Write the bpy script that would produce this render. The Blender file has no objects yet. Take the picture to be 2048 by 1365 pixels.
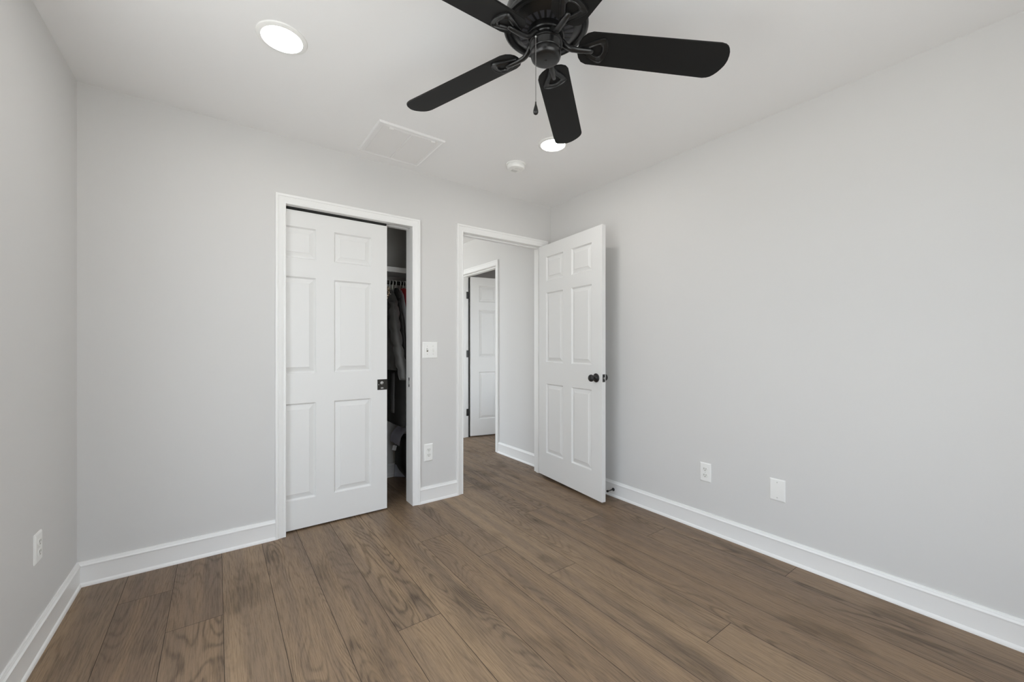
import bpy, bmesh, math, random
from mathutils import Vector, Matrix, noise

scene = bpy.context.scene
COL = scene.collection
PI = math.pi

# ------------------------------------------------------------------ camera, world, exposure
YAW = 0.6292314484
FPX, HORIZON, CAM_H = 809.69, 693.11, 1.1609
cam_data = bpy.data.cameras.new('camera')
cam_data.sensor_width = 36.0
cam_data.lens = FPX / 2048.0 * 36.0
cam_data.shift_y = (HORIZON - 682.5) / 2048.0
cam_data.clip_start = 0.02
cam = bpy.data.objects.new('camera', cam_data)
cam.location = (0, 0, CAM_H)
cam.rotation_euler = (PI / 2, 0, -YAW)
COL.objects.link(cam)
scene.camera = cam

SKY_STRENGTH = 4.9
LAMP_STRENGTH = 52.0
world = bpy.data.worlds.new('sky')
scene.world = world
world.use_nodes = True
wn = world.node_tree
bg = wn.nodes['Background']
bg.inputs['Strength'].default_value = SKY_STRENGTH
wtc = wn.nodes.new('ShaderNodeTexCoord')
wsp = wn.nodes.new('ShaderNodeSeparateXYZ')
wrp = wn.nodes.new('ShaderNodeValToRGB')           # bright lower half added to light the ceiling, overcast sky above
wmr = wn.nodes.new('ShaderNodeMapRange')
wmr.inputs['From Min'].default_value = -1.0
wrp.color_ramp.elements[0].position = 0.47
wrp.color_ramp.elements[0].color = (0.80, 0.79, 0.785, 1)
wrp.color_ramp.elements[1].position = 0.53
wrp.color_ramp.elements[1].color = (0.78, 0.84, 0.94, 1)
wn.links.new(wtc.outputs['Generated'], wsp.inputs[0])
wn.links.new(wsp.outputs['Z'], wmr.inputs['Value'])
wn.links.new(wmr.outputs['Result'], wrp.inputs['Fac'])
wn.links.new(wrp.outputs['Color'], bg.inputs['Color'])

vs = scene.view_settings
vs.view_transform = 'Standard'
vs.look = 'None'
vs.exposure = 0.0
vs.gamma = 1.0
vs.use_curve_mapping = False
scene.cycles.max_bounces = 14
scene.cycles.diffuse_bounces = 10
scene.cycles.sample_clamp_indirect = 8.0


def portal(name, loc, rot, sx, sy):
    d = bpy.data.lights.new(name, 'AREA')
    d.shape = 'RECTANGLE'
    d.size, d.size_y = sx, sy
    d.cycles.is_portal = True
    o = bpy.data.objects.new(name, d)
    o.location = loc
    o.rotation_euler = rot
    COL.objects.link(o)


# ------------------------------------------------------------------ room measures
HC = 2.44
D = 2.8106            # back wall face
XL, XR = -0.547, 2.4845
LT = -0.0104          # the left wall leans out of square by this much per metre
YF = -0.65            # front wall (behind the camera)
WT = 0.115            # partition thickness
DB = D + WT
CXL, CXR, CZ = 0.338, 1.147, 2.031        # closet opening (jamb faces)
EXL, EXR, EZ = 1.5655, 2.3845, 2.062      # entry opening (jamb faces)
HY0, HY1, HZ = 3.712, 4.515, 2.052        # hall door opening in the right wall
CBACK = 3.55                              # closet back wall
CSIDE = 1.415                             # closet right wall inner face
HL = 1.515                                # hall left face of that wall
HXW, HYB = 0.3, 6.4                      # hall far left wall, hall back wall
JT = 0.018

portal('front_added_daylight', (0.77, YF - 0.02, 1.165), (PI / 2, 0, PI), 1.5, 2.0)
portal('left_window_daylight', (XL - 0.05, 1.04, 1.165), (PI / 2, 0, -PI / 2), 1.4, 2.0)
portal('far_room_added_daylight', (3.5, 3.08, 1.2), (PI / 2, 0, PI), 1.5, 1.6)
portal('hall_daylight', (HXW - 0.02, 5.02, 1.17), (PI / 2, 0, -PI / 2), 2.5, 2.3)

# ------------------------------------------------------------------ materials


def new_mat(name):
    m = bpy.data.materials.new(name)
    m.use_nodes = True
    nt = m.node_tree
    return m, nt, nt.nodes['Principled BSDF']


def mat(name, rgb, rough=0.5, metal=0.0, bump=0.0, bscale=200.0, vary=0.0, vscale=6.0, spec=0.5, sheen=0.0, coord='Object'):
    m, nt, p = new_mat(name)
    p.inputs['Base Color'].default_value = (*rgb, 1)
    p.inputs['Roughness'].default_value = rough
    p.inputs['Metallic'].default_value = metal
    p.inputs['Specular IOR Level'].default_value = spec
    if sheen:
        p.inputs['Sheen Weight'].default_value = sheen
    tc = nt.nodes.new('ShaderNodeTexCoord')
    if vary:
        n = nt.nodes.new('ShaderNodeTexNoise')
        n.inputs['Scale'].default_value = vscale
        n.inputs['Detail'].default_value = 3
        nt.links.new(tc.outputs[coord], n.inputs['Vector'])
        r = nt.nodes.new('ShaderNodeMapRange')
        r.inputs['To Min'].default_value = 1 - vary
        r.inputs['To Max'].default_value = 1 + vary
        nt.links.new(n.outputs['Fac'], r.inputs['Value'])
        h = nt.nodes.new('ShaderNodeHueSaturation')
        h.inputs['Color'].default_value = (*rgb, 1)
        nt.links.new(r.outputs['Result'], h.inputs['Value'])
        nt.links.new(h.outputs['Color'], p.inputs['Base Color'])
    if bump:
        n = nt.nodes.new('ShaderNodeTexNoise')
        n.inputs['Scale'].default_value = bscale
        n.inputs['Detail'].default_value = 2
        nt.links.new(tc.outputs[coord], n.inputs['Vector'])
        b = nt.nodes.new('ShaderNodeBump')
        b.inputs['Strength'].default_value = bump
        b.inputs['Distance'].default_value = 0.002
        nt.links.new(n.outputs['Fac'], b.inputs['Height'])
        nt.links.new(b.outputs['Normal'], p.inputs['Normal'])
    return m


M_WALL = mat('wall_paint', (0.70, 0.694, 0.683), 0.6, bump=0.06, bscale=260, vary=0.008, vscale=2.5, spec=0.3)
M_CLOSET = mat('closet_paint', (0.72, 0.715, 0.69), 0.6, bump=0.05, bscale=220, spec=0.3)
M_CEIL = mat('ceiling_paint', (0.89, 0.888, 0.886), 0.75, bump=0.05, bscale=220, spec=0.25)
M_TRIM = mat('trim_enamel', (0.90, 0.90, 0.89), 0.36, bump=0.03, bscale=90, spec=0.5)
M_DOOR = mat('door_enamel', (0.81, 0.81, 0.80), 0.42, bump=0.05, bscale=120, spec=0.5)
M_PLATE = mat('white_plastic', (0.90, 0.90, 0.88), 0.28)
M_PLATE2 = mat('white_plastic_insert', (0.84, 0.84, 0.81), 0.3)
M_SLOT = mat('slot_dark', (0.10, 0.085, 0.05), 0.5)
M_SCREW = mat('screw_white', (0.62, 0.62, 0.60), 0.35)
M_BLACK = mat('black_hardware', (0.012, 0.0115, 0.011), 0.38, bump=0.08, bscale=120)
M_BLADE = mat('fan_blade_black', (0.0085, 0.0083, 0.0080), 0.55, bump=0.02, bscale=60, vary=0.1, vscale=3, spec=0.22)
M_FAN = mat('fan_metal_black', (0.0085, 0.0085, 0.0085), 0.30, bump=0.02, bscale=300, spec=0.55)
M_VENTLIT = mat('fan_vent_lit', (0.11, 0.11, 0.125), 0.35)  # lighter grey paints the lit faces of the fan vents
M_CHAIN = mat('chain_metal', (0.26, 0.25, 0.24), 0.3, metal=0.8)
M_BRONZE = mat('dark_bronze', (0.05, 0.047, 0.042), 0.34, metal=0.8, bump=0.1, bscale=60, vary=0.3, vscale=60)
M_STEEL = mat('steel', (0.5, 0.5, 0.49), 0.3, metal=1.0)
M_DARKGAP = mat('gap_shade', (0.012, 0.012, 0.011), 0.7)  # near-black stands in for the shade inside door gaps and the strike slot
M_GRILLE = mat('grille_white', (0.86, 0.855, 0.85), 0.4)
M_LOUVER = mat('louver_white', (0.80, 0.79, 0.78), 0.4)
M_HANGER = mat('hanger_plastic', (0.78, 0.78, 0.74), 0.3)
M_PUFFER = mat('charcoal_nylon', (0.066, 0.064, 0.060), 0.55, bump=0.4, bscale=28, vary=0.18, vscale=9, sheen=0.2)
M_COAT = mat('black_wool', (0.038, 0.037, 0.035), 0.85, bump=0.3, bscale=60, vary=0.2, vscale=12)
M_TROUS = mat('grey_knit', (0.13, 0.13, 0.13), 0.85, bump=0.3, bscale=90, vary=0.15, vscale=8)
M_RED = mat('red_cotton', (0.42, 0.030, 0.030), 0.8, bump=0.2, bscale=60, vary=0.15, vscale=14)
M_GREYSHIRT = mat('pale_grey_cotton', (0.42, 0.42, 0.43), 0.85, bump=0.2, bscale=70, vary=0.12, vscale=12)
M_LAVENDER = mat('pale_lavender_cotton', (0.80, 0.79, 0.86), 0.85, bump=0.25, bscale=60, vary=0.15, vscale=14)
M_BAG = mat('black_nylon_bag', (0.010, 0.010, 0.0105), 0.6, bump=0.3, bscale=80, vary=0.2, vscale=10)
M_TAG = mat('white_tag', (0.75, 0.75, 0.74), 0.6, vary=0.12, vscale=60)
M_BIN = mat('blue_grey_fabric', (0.66, 0.69, 0.76), 0.8, bump=0.2, bscale=90, vary=0.1, vscale=18)


def glass_mat():
    m, nt, p = new_mat('window_glass')
    nt.nodes.remove(p)
    out = [n for n in nt.nodes if n.type == 'OUTPUT_MATERIAL'][0]
    t = nt.nodes.new('ShaderNodeBsdfTransparent')
    t.inputs['Color'].default_value = (0.97, 0.985, 0.98, 1)
    g = nt.nodes.new('ShaderNodeBsdfGlossy')
    g.inputs['Roughness'].default_value = 0.02
    mx = nt.nodes.new('ShaderNodeMixShader')
    mx.inputs[0].default_value = 0.05
    nt.links.new(t.outputs[0], mx.inputs[1])
    nt.links.new(g.outputs[0], mx.inputs[2])
    nt.links.new(mx.outputs[0], out.inputs['Surface'])
    return m


def lens_mat():
    m, nt, p = new_mat('led_diffuser')
    p.inputs['Base Color'].default_value = (0.9, 0.9, 0.88, 1)
    p.inputs['Emission Color'].default_value = (1.0, 0.965, 0.925, 1)
    p.inputs['Emission Strength'].default_value = LAMP_STRENGTH
    return m


def leopard_mat():
    m, nt, p = new_mat('leopard_print')
    tc = nt.nodes.new('ShaderNodeTexCoord')
    v = nt.nodes.new('ShaderNodeTexVoronoi')
    v.inputs['Scale'].default_value = 85
    nt.links.new(tc.outputs['Object'], v.inputs['Vector'])
    r = nt.nodes.new('ShaderNodeValToRGB')
    e = r.color_ramp.elements
    e[0].position, e[0].color = 0.22, (0.55, 0.32, 0.14, 1)
    e[1].position, e[1].color = 0.34, (0.02, 0.014, 0.01, 1)
    a = r.color_ramp.elements.new(0.52)
    a.color = (0.03, 0.02, 0.015, 1)
    b = r.color_ramp.elements.new(0.60)
    b.color = (0.78, 0.62, 0.45, 1)
    nt.links.new(v.outputs['Distance'], r.inputs['Fac'])
    nt.links.new(r.outputs['Color'], p.inputs['Base Color'])
    p.inputs['Roughness'].default_value = 0.8
    return m


def floor_mat():
    m, nt, p = new_mat('oak_planks')
    N, L = nt.nodes, nt.links

    def math_(op, a, b=None, c=None):
        n = N.new('ShaderNodeMath')
        n.operation = op
        for i, v in enumerate((a, b, c)):
            if v is None:
                continue
            if isinstance(v, (int, float)):
                n.inputs[i].default_value = v
            else:
                L.new(v, n.inputs[i])
        return n.outputs[0]

    def vmul(v, s):
        n = N.new('ShaderNodeVectorMath')
        n.operation = 'MULTIPLY'
        L.new(v, n.inputs[0])
        n.inputs[1].default_value = s
        return n.outputs[0]

    def noise_(v, scale, detail=2.0, rough=0.5, dist=0.0):
        n = N.new('ShaderNodeTexNoise')
        n.inputs['Scale'].default_value = scale
        n.inputs['Detail'].default_value = detail
        n.inputs['Roughness'].default_value = rough
        n.inputs['Distortion'].default_value = dist
        L.new(v, n.inputs['Vector'])
        return n.outputs['Fac']

    def maprange(v, a, b, c, d):
        n = N.new('ShaderNodeMapRange')
        n.interpolation_type = 'SMOOTHSTEP'
        L.new(v, n.inputs['Value'])
        for k, x in zip(('From Min', 'From Max', 'To Min', 'To Max'), (a, b, c, d)):
            n.inputs[k].default_value = x
        return n.outputs['Result']

    tc = N.new('ShaderNodeTexCoord')
    at = N.new('ShaderNodeAttribute')
    at.attribute_name = 'plank'
    off = N.new('ShaderNodeVectorMath')
    off.operation = 'MULTIPLY_ADD'
    L.new(at.outputs['Color'], off.inputs[0])
    off.inputs[1].default_value = (37.0, 53.0, 29.0)
    L.new(tc.outputs['Object'], off.inputs[2])
    P = off.outputs[0]
    sep = N.new('ShaderNodeSeparateColor')
    L.new(at.outputs['Color'], sep.inputs[0])
    r1, r2, r3 = sep.outputs[0], sep.outputs[1], sep.outputs[2]
    # cathedral grain: contour lines of a slow noise stretched along the plank
    slow = noise_(vmul(P, (5.2, 0.85, 1)), 1.0, 1.6, 0.42, 0.25)
    wob = noise_(vmul(P, (60, 14, 1)), 1.0, 2.0, 0.6)
    ph = math_('ADD', math_('MULTIPLY', slow, 185.0), math_('MULTIPLY', wob, 2.6))
    ring = math_('MULTIPLY_ADD', math_('SINE', ph), 0.5, 0.5)
    ring = math_('POWER', ring, 3.2)
    gate = maprange(noise_(vmul(P, (3.5, 0.9, 1)), 1.0, 1.0), 0.36, 0.62, 0.22, 1.0)
    gate = math_('MULTIPLY', gate, maprange(r3, 0.0, 1.0, 0.3, 0.85))
    ringm = math_('MULTIPLY', ring, gate)
    # pores and fibres
    fib = noise_(vmul(P, (250, 9, 1)), 1.0, 3.0, 0.65)
    fibm = maprange(fib, 0.40, 0.66, 0.0, 1.0)
    pore = maprange(noise_(vmul(P, (620, 30, 1)), 1.0, 1.0), 0.55, 0.70, 0.0, 1.0)
    # stain blotches and long tone streaks
    blot = noise_(vmul(P, (4.2, 2.4, 1)), 1.0, 2.5, 0.55)
    blotm = maprange(blot, 0.52, 0.74, 0.0, 1.0)
    strk = noise_(vmul(P, (15, 0.55, 1)), 1.0, 2.0, 0.5)
    # base tone
    tone = N.new('ShaderNodeMix')
    tone.data_type = 'RGBA'
    L.new(r1, tone.inputs['Factor'])
    tone.inputs['A'].default_value = (0.190, 0.127, 0.079, 1)
    tone.inputs['B'].default_value = (0.262, 0.183, 0.115, 1)
    warm = N.new('ShaderNodeMix')
    warm.data_type = 'RGBA'
    L.new(maprange(strk, 0.3, 0.7, 0.0, 1.0), warm.inputs['Factor'])
    warm.inputs['A'].default_value = (0.80, 0.80, 0.83, 1)
    warm.inputs['B'].default_value = (1.14, 1.12, 1.07, 1)
    mul = N.new('ShaderNodeMix')
    mul.data_type = 'RGBA'
    mul.blend_type = 'MULTIPLY'
    mul.inputs['Factor'].default_value = 1.0
    L.new(tone.outputs['Result'], mul.inputs['A'])
    L.new(warm.outputs['Result'], mul.inputs['B'])
    dark = math_('MULTIPLY', ringm, 0.46)
    dark = math_('ADD', dark, math_('MULTIPLY', fibm, 0.30))
    dark = math_('ADD', dark, math_('MULTIPLY', pore, 0.10))
    dark = math_('ADD', dark, math_('MULTIPLY', blotm, 0.30))
    k = math_('MAXIMUM', math_('SUBTRACT', 1.20, dark), 0.3)
    fin = N.new('ShaderNodeVectorMath')
    fin.operation = 'SCALE'
    L.new(mul.outputs['Result'], fin.inputs[0])
    L.new(k, fin.inputs['Scale'])
    L.new(fin.outputs[0], p.inputs['Base Color'])
    L.new(maprange(dark, 0.0, 0.6, 0.40, 0.56), p.inputs['Roughness'])
    p.inputs['Specular IOR Level'].default_value = 0.42
    b = N.new('ShaderNodeBump')
    b.inputs['Strength'].default_value = 0.35
    b.inputs['Distance'].default_value = 0.0012
    L.new(math_('MULTIPLY', dark, -1.0), b.inputs['Height'])
    L.new(b.outputs['Normal'], p.inputs['Normal'])
    return m


M_GLASS = glass_mat()
M_LENS = lens_mat()
M_LEO = leopard_mat()
M_FLOOR = floor_mat()
M_SUB = mat('joint_dark', (0.035, 0.024, 0.016), 0.8)

# ------------------------------------------------------------------ mesh helpers


def box(bm, x0, x1, y0, y1, z0, z1, bev=0.0, seg=2, mtx=None):
    v = [bm.verts.new((x, y, z)) for z in (z0, z1) for y in (y0, y1) for x in (x0, x1)]
    if mtx is not None:
        for q in v:
            q.co = mtx @ q.co
    f = [bm.faces.new([v[i] for i in ids]) for ids in ((0, 2, 3, 1), (4, 5, 7, 6), (0, 1, 5, 4), (2, 6, 7, 3), (0, 4, 6, 2), (1, 3, 7, 5))]
    if bev > 0:
        es = list({e for q in f for e in q.edges})
        bmesh.ops.bevel(bm, geom=es, offset=bev, segments=seg, affect='EDGES', profile=0.5)
    return bm


def new_bm():
    return bmesh.new()


def obj(name, bm, m, parent=None, smooth=None, loc=None):
    bmesh.ops.recalc_face_normals(bm, faces=bm.faces[:])
    me = bpy.data.meshes.new(name)
    bm.to_mesh(me)
    bm.free()
    for q in (m if isinstance(m, (list, tuple)) else [m]):
        me.materials.append(q)
    if smooth is not None:
        me.shade_smooth()
        if smooth < 3:
            me.set_sharp_from_angle(angle=smooth)
    o = bpy.data.objects.new(name, me)
    COL.objects.link(o)
    if parent is not None:
        o.parent = parent
    if loc is not None:
        o.location = loc
    return o


def tag(o, label, cat, group=None, kind=None):
    o['label'] = label
    o['category'] = cat
    if group:
        o['group'] = group
    if kind:
        o['kind'] = kind
    return o


def struct(o, label, cat):
    return tag(o, label, cat, kind='structure')


def thing(name, loc, label, cat, group=None, rot=(0, 0, 0)):
    o = bpy.data.objects.new(name, None)
    o.empty_display_size = 0.05
    o.location = loc
    o.rotation_euler = rot
    COL.objects.link(o)
    return tag(o, label, cat, group)


def lathe(bm, prof, seg=48, mtx=None, cap=True):
    """prof: list of (r, z); revolves about z."""
    rings = []
    for r, z in prof:
        if r < 1e-6:
            rings.append([bm.verts.new((0, 0, z))])
        else:
            rings.append([bm.verts.new((r * math.cos(2 * PI * i / seg), r * math.sin(2 * PI * i / seg), z)) for i in range(seg)])
    for a, b in zip(rings, rings[1:]):
        for i in range(seg):
            j = (i + 1) % seg
            if len(a) == 1 and len(b) == 1:
                continue
            if len(a) == 1:
                bm.faces.new((a[0], b[i], b[j]))
            elif len(b) == 1:
                bm.faces.new((a[i], b[0], a[j]))
            else:
                bm.faces.new((a[i], b[i], b[j], a[j]))
    if cap:
        for r in (rings[0], rings[-1]):
            if len(r) > 2:
                bm.faces.new(r)
    if mtx is not None:
        for r in rings:
            for v in r:
                v.co = mtx @ v.co
    return bm


def tube(bm, pts, rad, seg=10, flat=1.0, up=Vector((0, 0, 1))):
    """sweeps a circle (or ellipse: flat = height/width) along pts."""
    pts = [Vector(p) for p in pts]
    rads = rad if isinstance(rad, (list, tuple)) else [rad] * len(pts)
    rings = []
    for i, p in enumerate(pts):
        t = (pts[min(i + 1, len(pts) - 1)] - pts[max(i - 1, 0)]).normalized()
        u = up if abs(t.dot(up)) < 0.95 else Vector((1, 0, 0))
        s = t.cross(u).normalized()
        w = s.cross(t).normalized()
        rings.append([bm.verts.new(p + s * (rads[i] * math.cos(2 * PI * k / seg)) + w * (rads[i] * flat * math.sin(2 * PI * k / seg))) for k in range(seg)])
    for a, b in zip(rings, rings[1:]):
        for k in range(seg):
            bm.faces.new((a[k], a[(k + 1) % seg], b[(k + 1) % seg], b[k]))
    bm.faces.new(rings[0])
    bm.faces.new(rings[-1])
    return bm


def sweep_line(bm, prof, A, B, out, cutA=0.0, cutB=0.0):
    """prof (t, z): t away from the wall along `out`; swept from A to B on the floor; cut: end mitre slope."""
    A, B, out = Vector(A), Vector(B), Vector(out)
    d = (B - A).normalized()
    ra = [bm.verts.new(A + out * t + Vector((0, 0, z)) + d * (t * cutA)) for t, z in prof]
    rb = [bm.verts.new(B + out * t + Vector((0, 0, z)) - d * (t * cutB)) for t, z in prof]
    n = len(prof)
    for i in range(n):
        bm.faces.new((ra[i], ra[(i + 1) % n], rb[(i + 1) % n], rb[i]))
    bm.faces.new(ra)
    bm.faces.new(rb)
    return bm


# ------------------------------------------------------------------ structure: floor
random.seed(11)
PW = 0.1912
P0 = 0.0205
JOINTS = {-2: 2.51, -1: 2.15, 3: 1.605, 5: 2.26, 6: 1.912, 7: 1.553, 8: 0.833, 9: 2.225, 10: 1.898, 11: 1.515, 12: 0.84,
          0: 1.02, 1: 0.9, 2: 0.62, 4: 0.5, -3: 1.3}
TONE = {-2: 0.0, -1: 0.12, 0: 0.5, 1: 0.5, 2: 0.45, 3: 0.75, 4: 0.8, 5: 0.5, 6: 0.6, 7: 0.85, 8: 0.7, 9: 0.25, 10: 0.3, 11: 0.2, 12: 0.1}
bm = new_bm()
lay = bm.loops.layers.float_color.new('plank')


def plank(x0, x1, y0, y1, rgb):
    g = 0.0010
    vv = [bm.verts.new(c) for c in ((x0 + g, y0 + g, 0), (x1 - g, y0 + g, 0), (x1 - g, y1 - g, 0), (x0 + g, y1 - g, 0))]
    f = bm.faces.new(vv)
    f.material_index = 0
    for lp in f.loops:
        lp[lay] = (*rgb, 1)


FX0, FX1, FY0, FY1 = -0.75, 5.2, -0.8, 6.6
k = math.floor((FX0 - P0) / PW)
while P0 + k * PW < FX1:
    x0, x1 = max(FX0, P0 + k * PW), min(FX1, P0 + (k + 1) * PW)
    y = JOINTS.get(k, random.uniform(0.2, 2.2))
    cuts = [y]
    while cuts[-1] < FY1:
        nxt = cuts[-1] + random.uniform(1.5, 2.15)
        cuts.append(max(nxt, 2.87 + 0.2 * random.random()) if cuts[-1] < 1.35 else nxt)
    while cuts[0] > FY0:
        cuts.insert(0, cuts[0] - random.uniform(2.05, 2.25))
    for a, b in zip(cuts, cuts[1:]):
        a2, b2 = max(a, FY0), min(b, FY1)
        if b2 - a2 < 0.01:
            continue
        t = TONE.get(k, 0.4) + random.uniform(-0.12, 0.12)
        plank(x0, x1, a2, b2, (min(1, max(0, t)), random.random(), random.random()))
    k += 1
vv = [bm.verts.new(c) for c in ((FX0, FY0, -0.0012), (FX1, FY0, -0.0012), (FX1, FY1, -0.0012), (FX0, FY1, -0.0012))]
bm.faces.new(vv).material_index = 1
vv = [bm.verts.new(c) for c in ((FX0, FY0, -0.1), (FX1, FY0, -0.1), (FX1, FY1, -0.1), (FX0, FY1, -0.1))]
bm.faces.new(vv).material_index = 1
struct(obj('floor', bm, [M_FLOOR, M_SUB]), 'brown wide plank oak floor running through the bedroom and hall', 'floor')

bm = new_bm()
box(bm, FX0, FX1, FY0, FY1, HC, HC + 0.12)
struct(obj('ceiling', bm, M_CEIL), 'flat white painted ceiling above the bedroom', 'ceiling')

# walls
xlf = XL + LT * (D - YF)      # left wall x at the front end
LM = Matrix(((-1, LT, 0, XL), (-LT, -1, 0, D), (0, 0, 1, 0), (0, 0, 0, 1)))     # local frame: x out of the room, y along the wall away from the corner
LW0, LW1, LZ0, LZ1 = D - 1.74, D - 0.34, 0.16, 2.17
bm = new_bm()
LE = D - YF
for a in ((0, LW0, 0, HC), (LW1, LE + 0.14, 0, HC), (LW0, LW1, 0, LZ0), (LW0, LW1, LZ1, HC)):
    box(bm, 0, 0.14, a[0], a[1], a[2], a[3], 0, 1, LM)
struct(obj('wall_left', bm, M_WALL), 'light greige painted wall at the left with one outlet low down', 'wall')

bm = new_bm()
X0 = XL - 0.14
box(bm, X0, 0.10, D, DB, 0, HC)
box(bm, 0.10, CXL - JT, D, D + 0.030, 0, HC)
box(bm, 0.10, CXL - JT, DB - 0.030, DB, 0, HC)
box(bm, 0.10, CXL - JT, D + 0.030, DB - 0.030, 2.09, HC)
box(bm, CXL - JT, CXR + JT, D, DB, CZ + 0.055, HC)
box(bm, CXR + JT, EXL - JT, D, DB, 0, HC)
box(bm, EXL - JT, EXR + JT, D, DB, EZ + JT, HC)
box(bm, EXR + JT, XR, D, DB, 0, HC)
struct(obj('wall_back', bm, M_WALL), 'light greige wall holding the closet door and the open doorway', 'wall')

bm = new_bm()
box(bm, XR, XR + WT, YF, HY0 - JT, 0, HC)
box(bm, XR, XR + WT, HY0 - JT, HY1 + JT, HZ + JT, HC)
box(bm, XR, XR + WT, HY1 + JT, HYB, 0, HC)
struct(obj('wall_right', bm, M_WALL), 'long light greige wall at the right with outlet and blank plate', 'wall')

WX0, WX1, WZ0, WZ1 = 0.02, 1.52, 0.16, 2.17
bm = new_bm()
box(bm, xlf, WX0, YF - 0.14, YF, 0, HC)
box(bm, WX1, XR + WT, YF - 0.14, YF, 0, HC)
box(bm, WX0, WX1, YF - 0.14, YF, 0, WZ0)
box(bm, WX0, WX1, YF - 0.14, YF, WZ1, HC)
struct(obj('wall_front', bm, M_WALL), 'greige wall with the added window, opposite the closet door', 'wall')

bm = new_bm()
box(bm, X0, HL, CBACK, CBACK + 0.12, 0, HC)
struct(obj('wall_closet_back', bm, M_CLOSET), 'dim greige rear wall inside the closet', 'wall')
bm = new_bm()
box(bm, CSIDE, HL, DB, CBACK, 0, HC)
struct(obj('wall_closet_right', bm, M_CLOSET), 'greige partition between the closet and the hall', 'wall')
bm = new_bm()
box(bm, X0 - 0.0, X0 + 0.14, DB, CBACK, 0, HC)
struct(obj('wall_closet_left', bm, M_CLOSET), 'greige end wall in the far left of the closet', 'wall')

# hall and the room beyond
bm = new_bm()
box(bm, HXW, XR + WT, HYB, HYB + 0.12, 0, HC)
struct(obj('wall_hall_back', bm, M_WALL), 'greige wall at the far end of the hall', 'wall')
bm = new_bm()
wy0, wy1, wz0, wz1 = 3.77, 6.27, 0.02, 2.32
box(bm, HXW - 0.12, HXW, CBACK + 0.12, wy0, 0, HC)
box(bm, HXW - 0.12, HXW, wy1, HYB + 0.12, 0, HC)
box(bm, HXW - 0.12, HXW, wy0, wy1, 0, wz0)
box(bm, HXW - 0.12, HXW, wy0, wy1, wz1, HC)
struct(obj('wall_hall_left', bm, M_WALL), 'greige wall with a window at the left end of the hall', 'wall')
bm = new_bm()
bm.free()
bm = new_bm()
box(bm, XR + WT, 5.1, HYB, HYB + 0.12, 0, HC)
box(bm, 5.0, 5.12, 3.1, HYB, 0, HC)
box(bm, XR + WT, 2.75, 2.98, 3.1, 0, HC)
box(bm, 4.25, 5.12, 2.98, 3.1, 0, HC)
box(bm, 2.75, 4.25, 2.98, 3.1, 0, 0.4)
box(bm, 2.75, 4.25, 2.98, 3.1, 2.0, HC)
struct(obj('wall_far_room', bm, M_WALL), 'dim walls of the room seen through the hall doorway', 'wall')


def make_window(name, x0, x1, z0, z1, depth, mtx, label):
    """built in a local frame: x along the wall, y outward, z up"""
    bm = new_bm()
    w = 0.05
    for a in ((x0, x1, z0, z0 + w), (x0, x1, z1 - w, z1), (x0, x0 + w, z0 + w, z1 - w), (x1 - w, x1, z0 + w, z1 - w)):
        box(bm, a[0], a[1], 0.03, 0.09, a[2], a[3], 0.004, 1)
    xm = (x0 + x1) / 2
    box(bm, xm - 0.03, xm + 0.03, 0.03, 0.09, z0 + w, z1 - w, 0.004, 1)
    zm = (z0 + z1) / 2
    box(bm, x0 + w, xm - 0.03, 0.035, 0.085, zm - 0.02, zm + 0.02, 0.003, 1)
    box(bm, xm + 0.03, x1 - w, 0.035, 0.085, zm - 0.02, zm + 0.02, 0.003, 1)
    for v in bm.verts:
        v.co = mtx @ v.co
    o = struct(obj(name, bm, M_TRIM), label, 'window')
    for a, b in ((x0 + w, xm - 0.03), (xm + 0.03, x1 - w)):
        bm = new_bm()
        box(bm, a, b, 0.058, 0.062, z0 + w, z1 - w)
        for v in bm.verts:
            v.co = mtx @ v.co
        obj('pane', bm, M_GLASS, o)
    bm = new_bm()
    box(bm, x0 - 0.06, x1 + 0.06, -0.045, 0.03, z0 - 0.022, z0, 0.004)
    for v in bm.verts:
        v.co = mtx @ v.co
    obj('window_sill', bm, M_TRIM, o)
    return o


make_window('added_window_1', WX0, WX1, WZ0, WZ1, 0.14, Matrix.Translation((0, YF, 0)) @ Matrix.Scale(-1, 4, (0, 1, 0)), 'added unseen white double window in the wall opposite the closet door')  # unseen window behind the camera, added as a daylight source
make_window('window_3', LW0, LW1, LZ0, LZ1, 0.14, LM @ Matrix(((0, 1, 0, 0), (1, 0, 0, 0), (0, 0, 1, 0), (0, 0, 0, 1))), 'white double window in the left wall, nearer than the outlet')
make_window('added_window_4', 2.75, 4.25, 0.4, 2.0, 0.12, Matrix.Translation((0, 3.1, 0)) @ Matrix.Scale(-1, 4, (0, 1, 0)), 'added unseen white window in the room beyond the hall doorway')  # unseen window, added to brighten the far door leaf
make_window('window_2', wy0, wy1, wz0, wz1, 0.12, Matrix.Translation((HXW, 0, 0)) @ Matrix(((0, -1, 0, 0), (1, 0, 0, 0), (0, 0, 1, 0), (0, 0, 0, 1))), 'white window at the left end of the hall')

# ------------------------------------------------------------------ structure: baseboards
BASE = [(0, 0), (0.0195, 0), (0.0192, 0.005), (0.0178, 0.011), (0.0152, 0.0155), (0.0132, 0.0172), (0.0125, 0.018), (0.0125, 0.0925), (0.0132, 0.0955),
        (0.0145, 0.0975), (0.0148, 0.1005), (0.0135, 0.1035), (0.0098, 0.107), (0.0092, 0.1085), (0.0092, 0.1105), (0.0075, 0.1135), (0.0065, 0.1185), (0, 0.1185)]
CW = 0.0565


def baseboard(name, A, B, out, label, ca=0.0, cb=0.0):
    bm = sweep_line(new_bm(), BASE, A, B, out, ca, cb)
    return struct(obj(name, bm, M_TRIM, smooth=0.5), label, 'baseboard')


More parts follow.
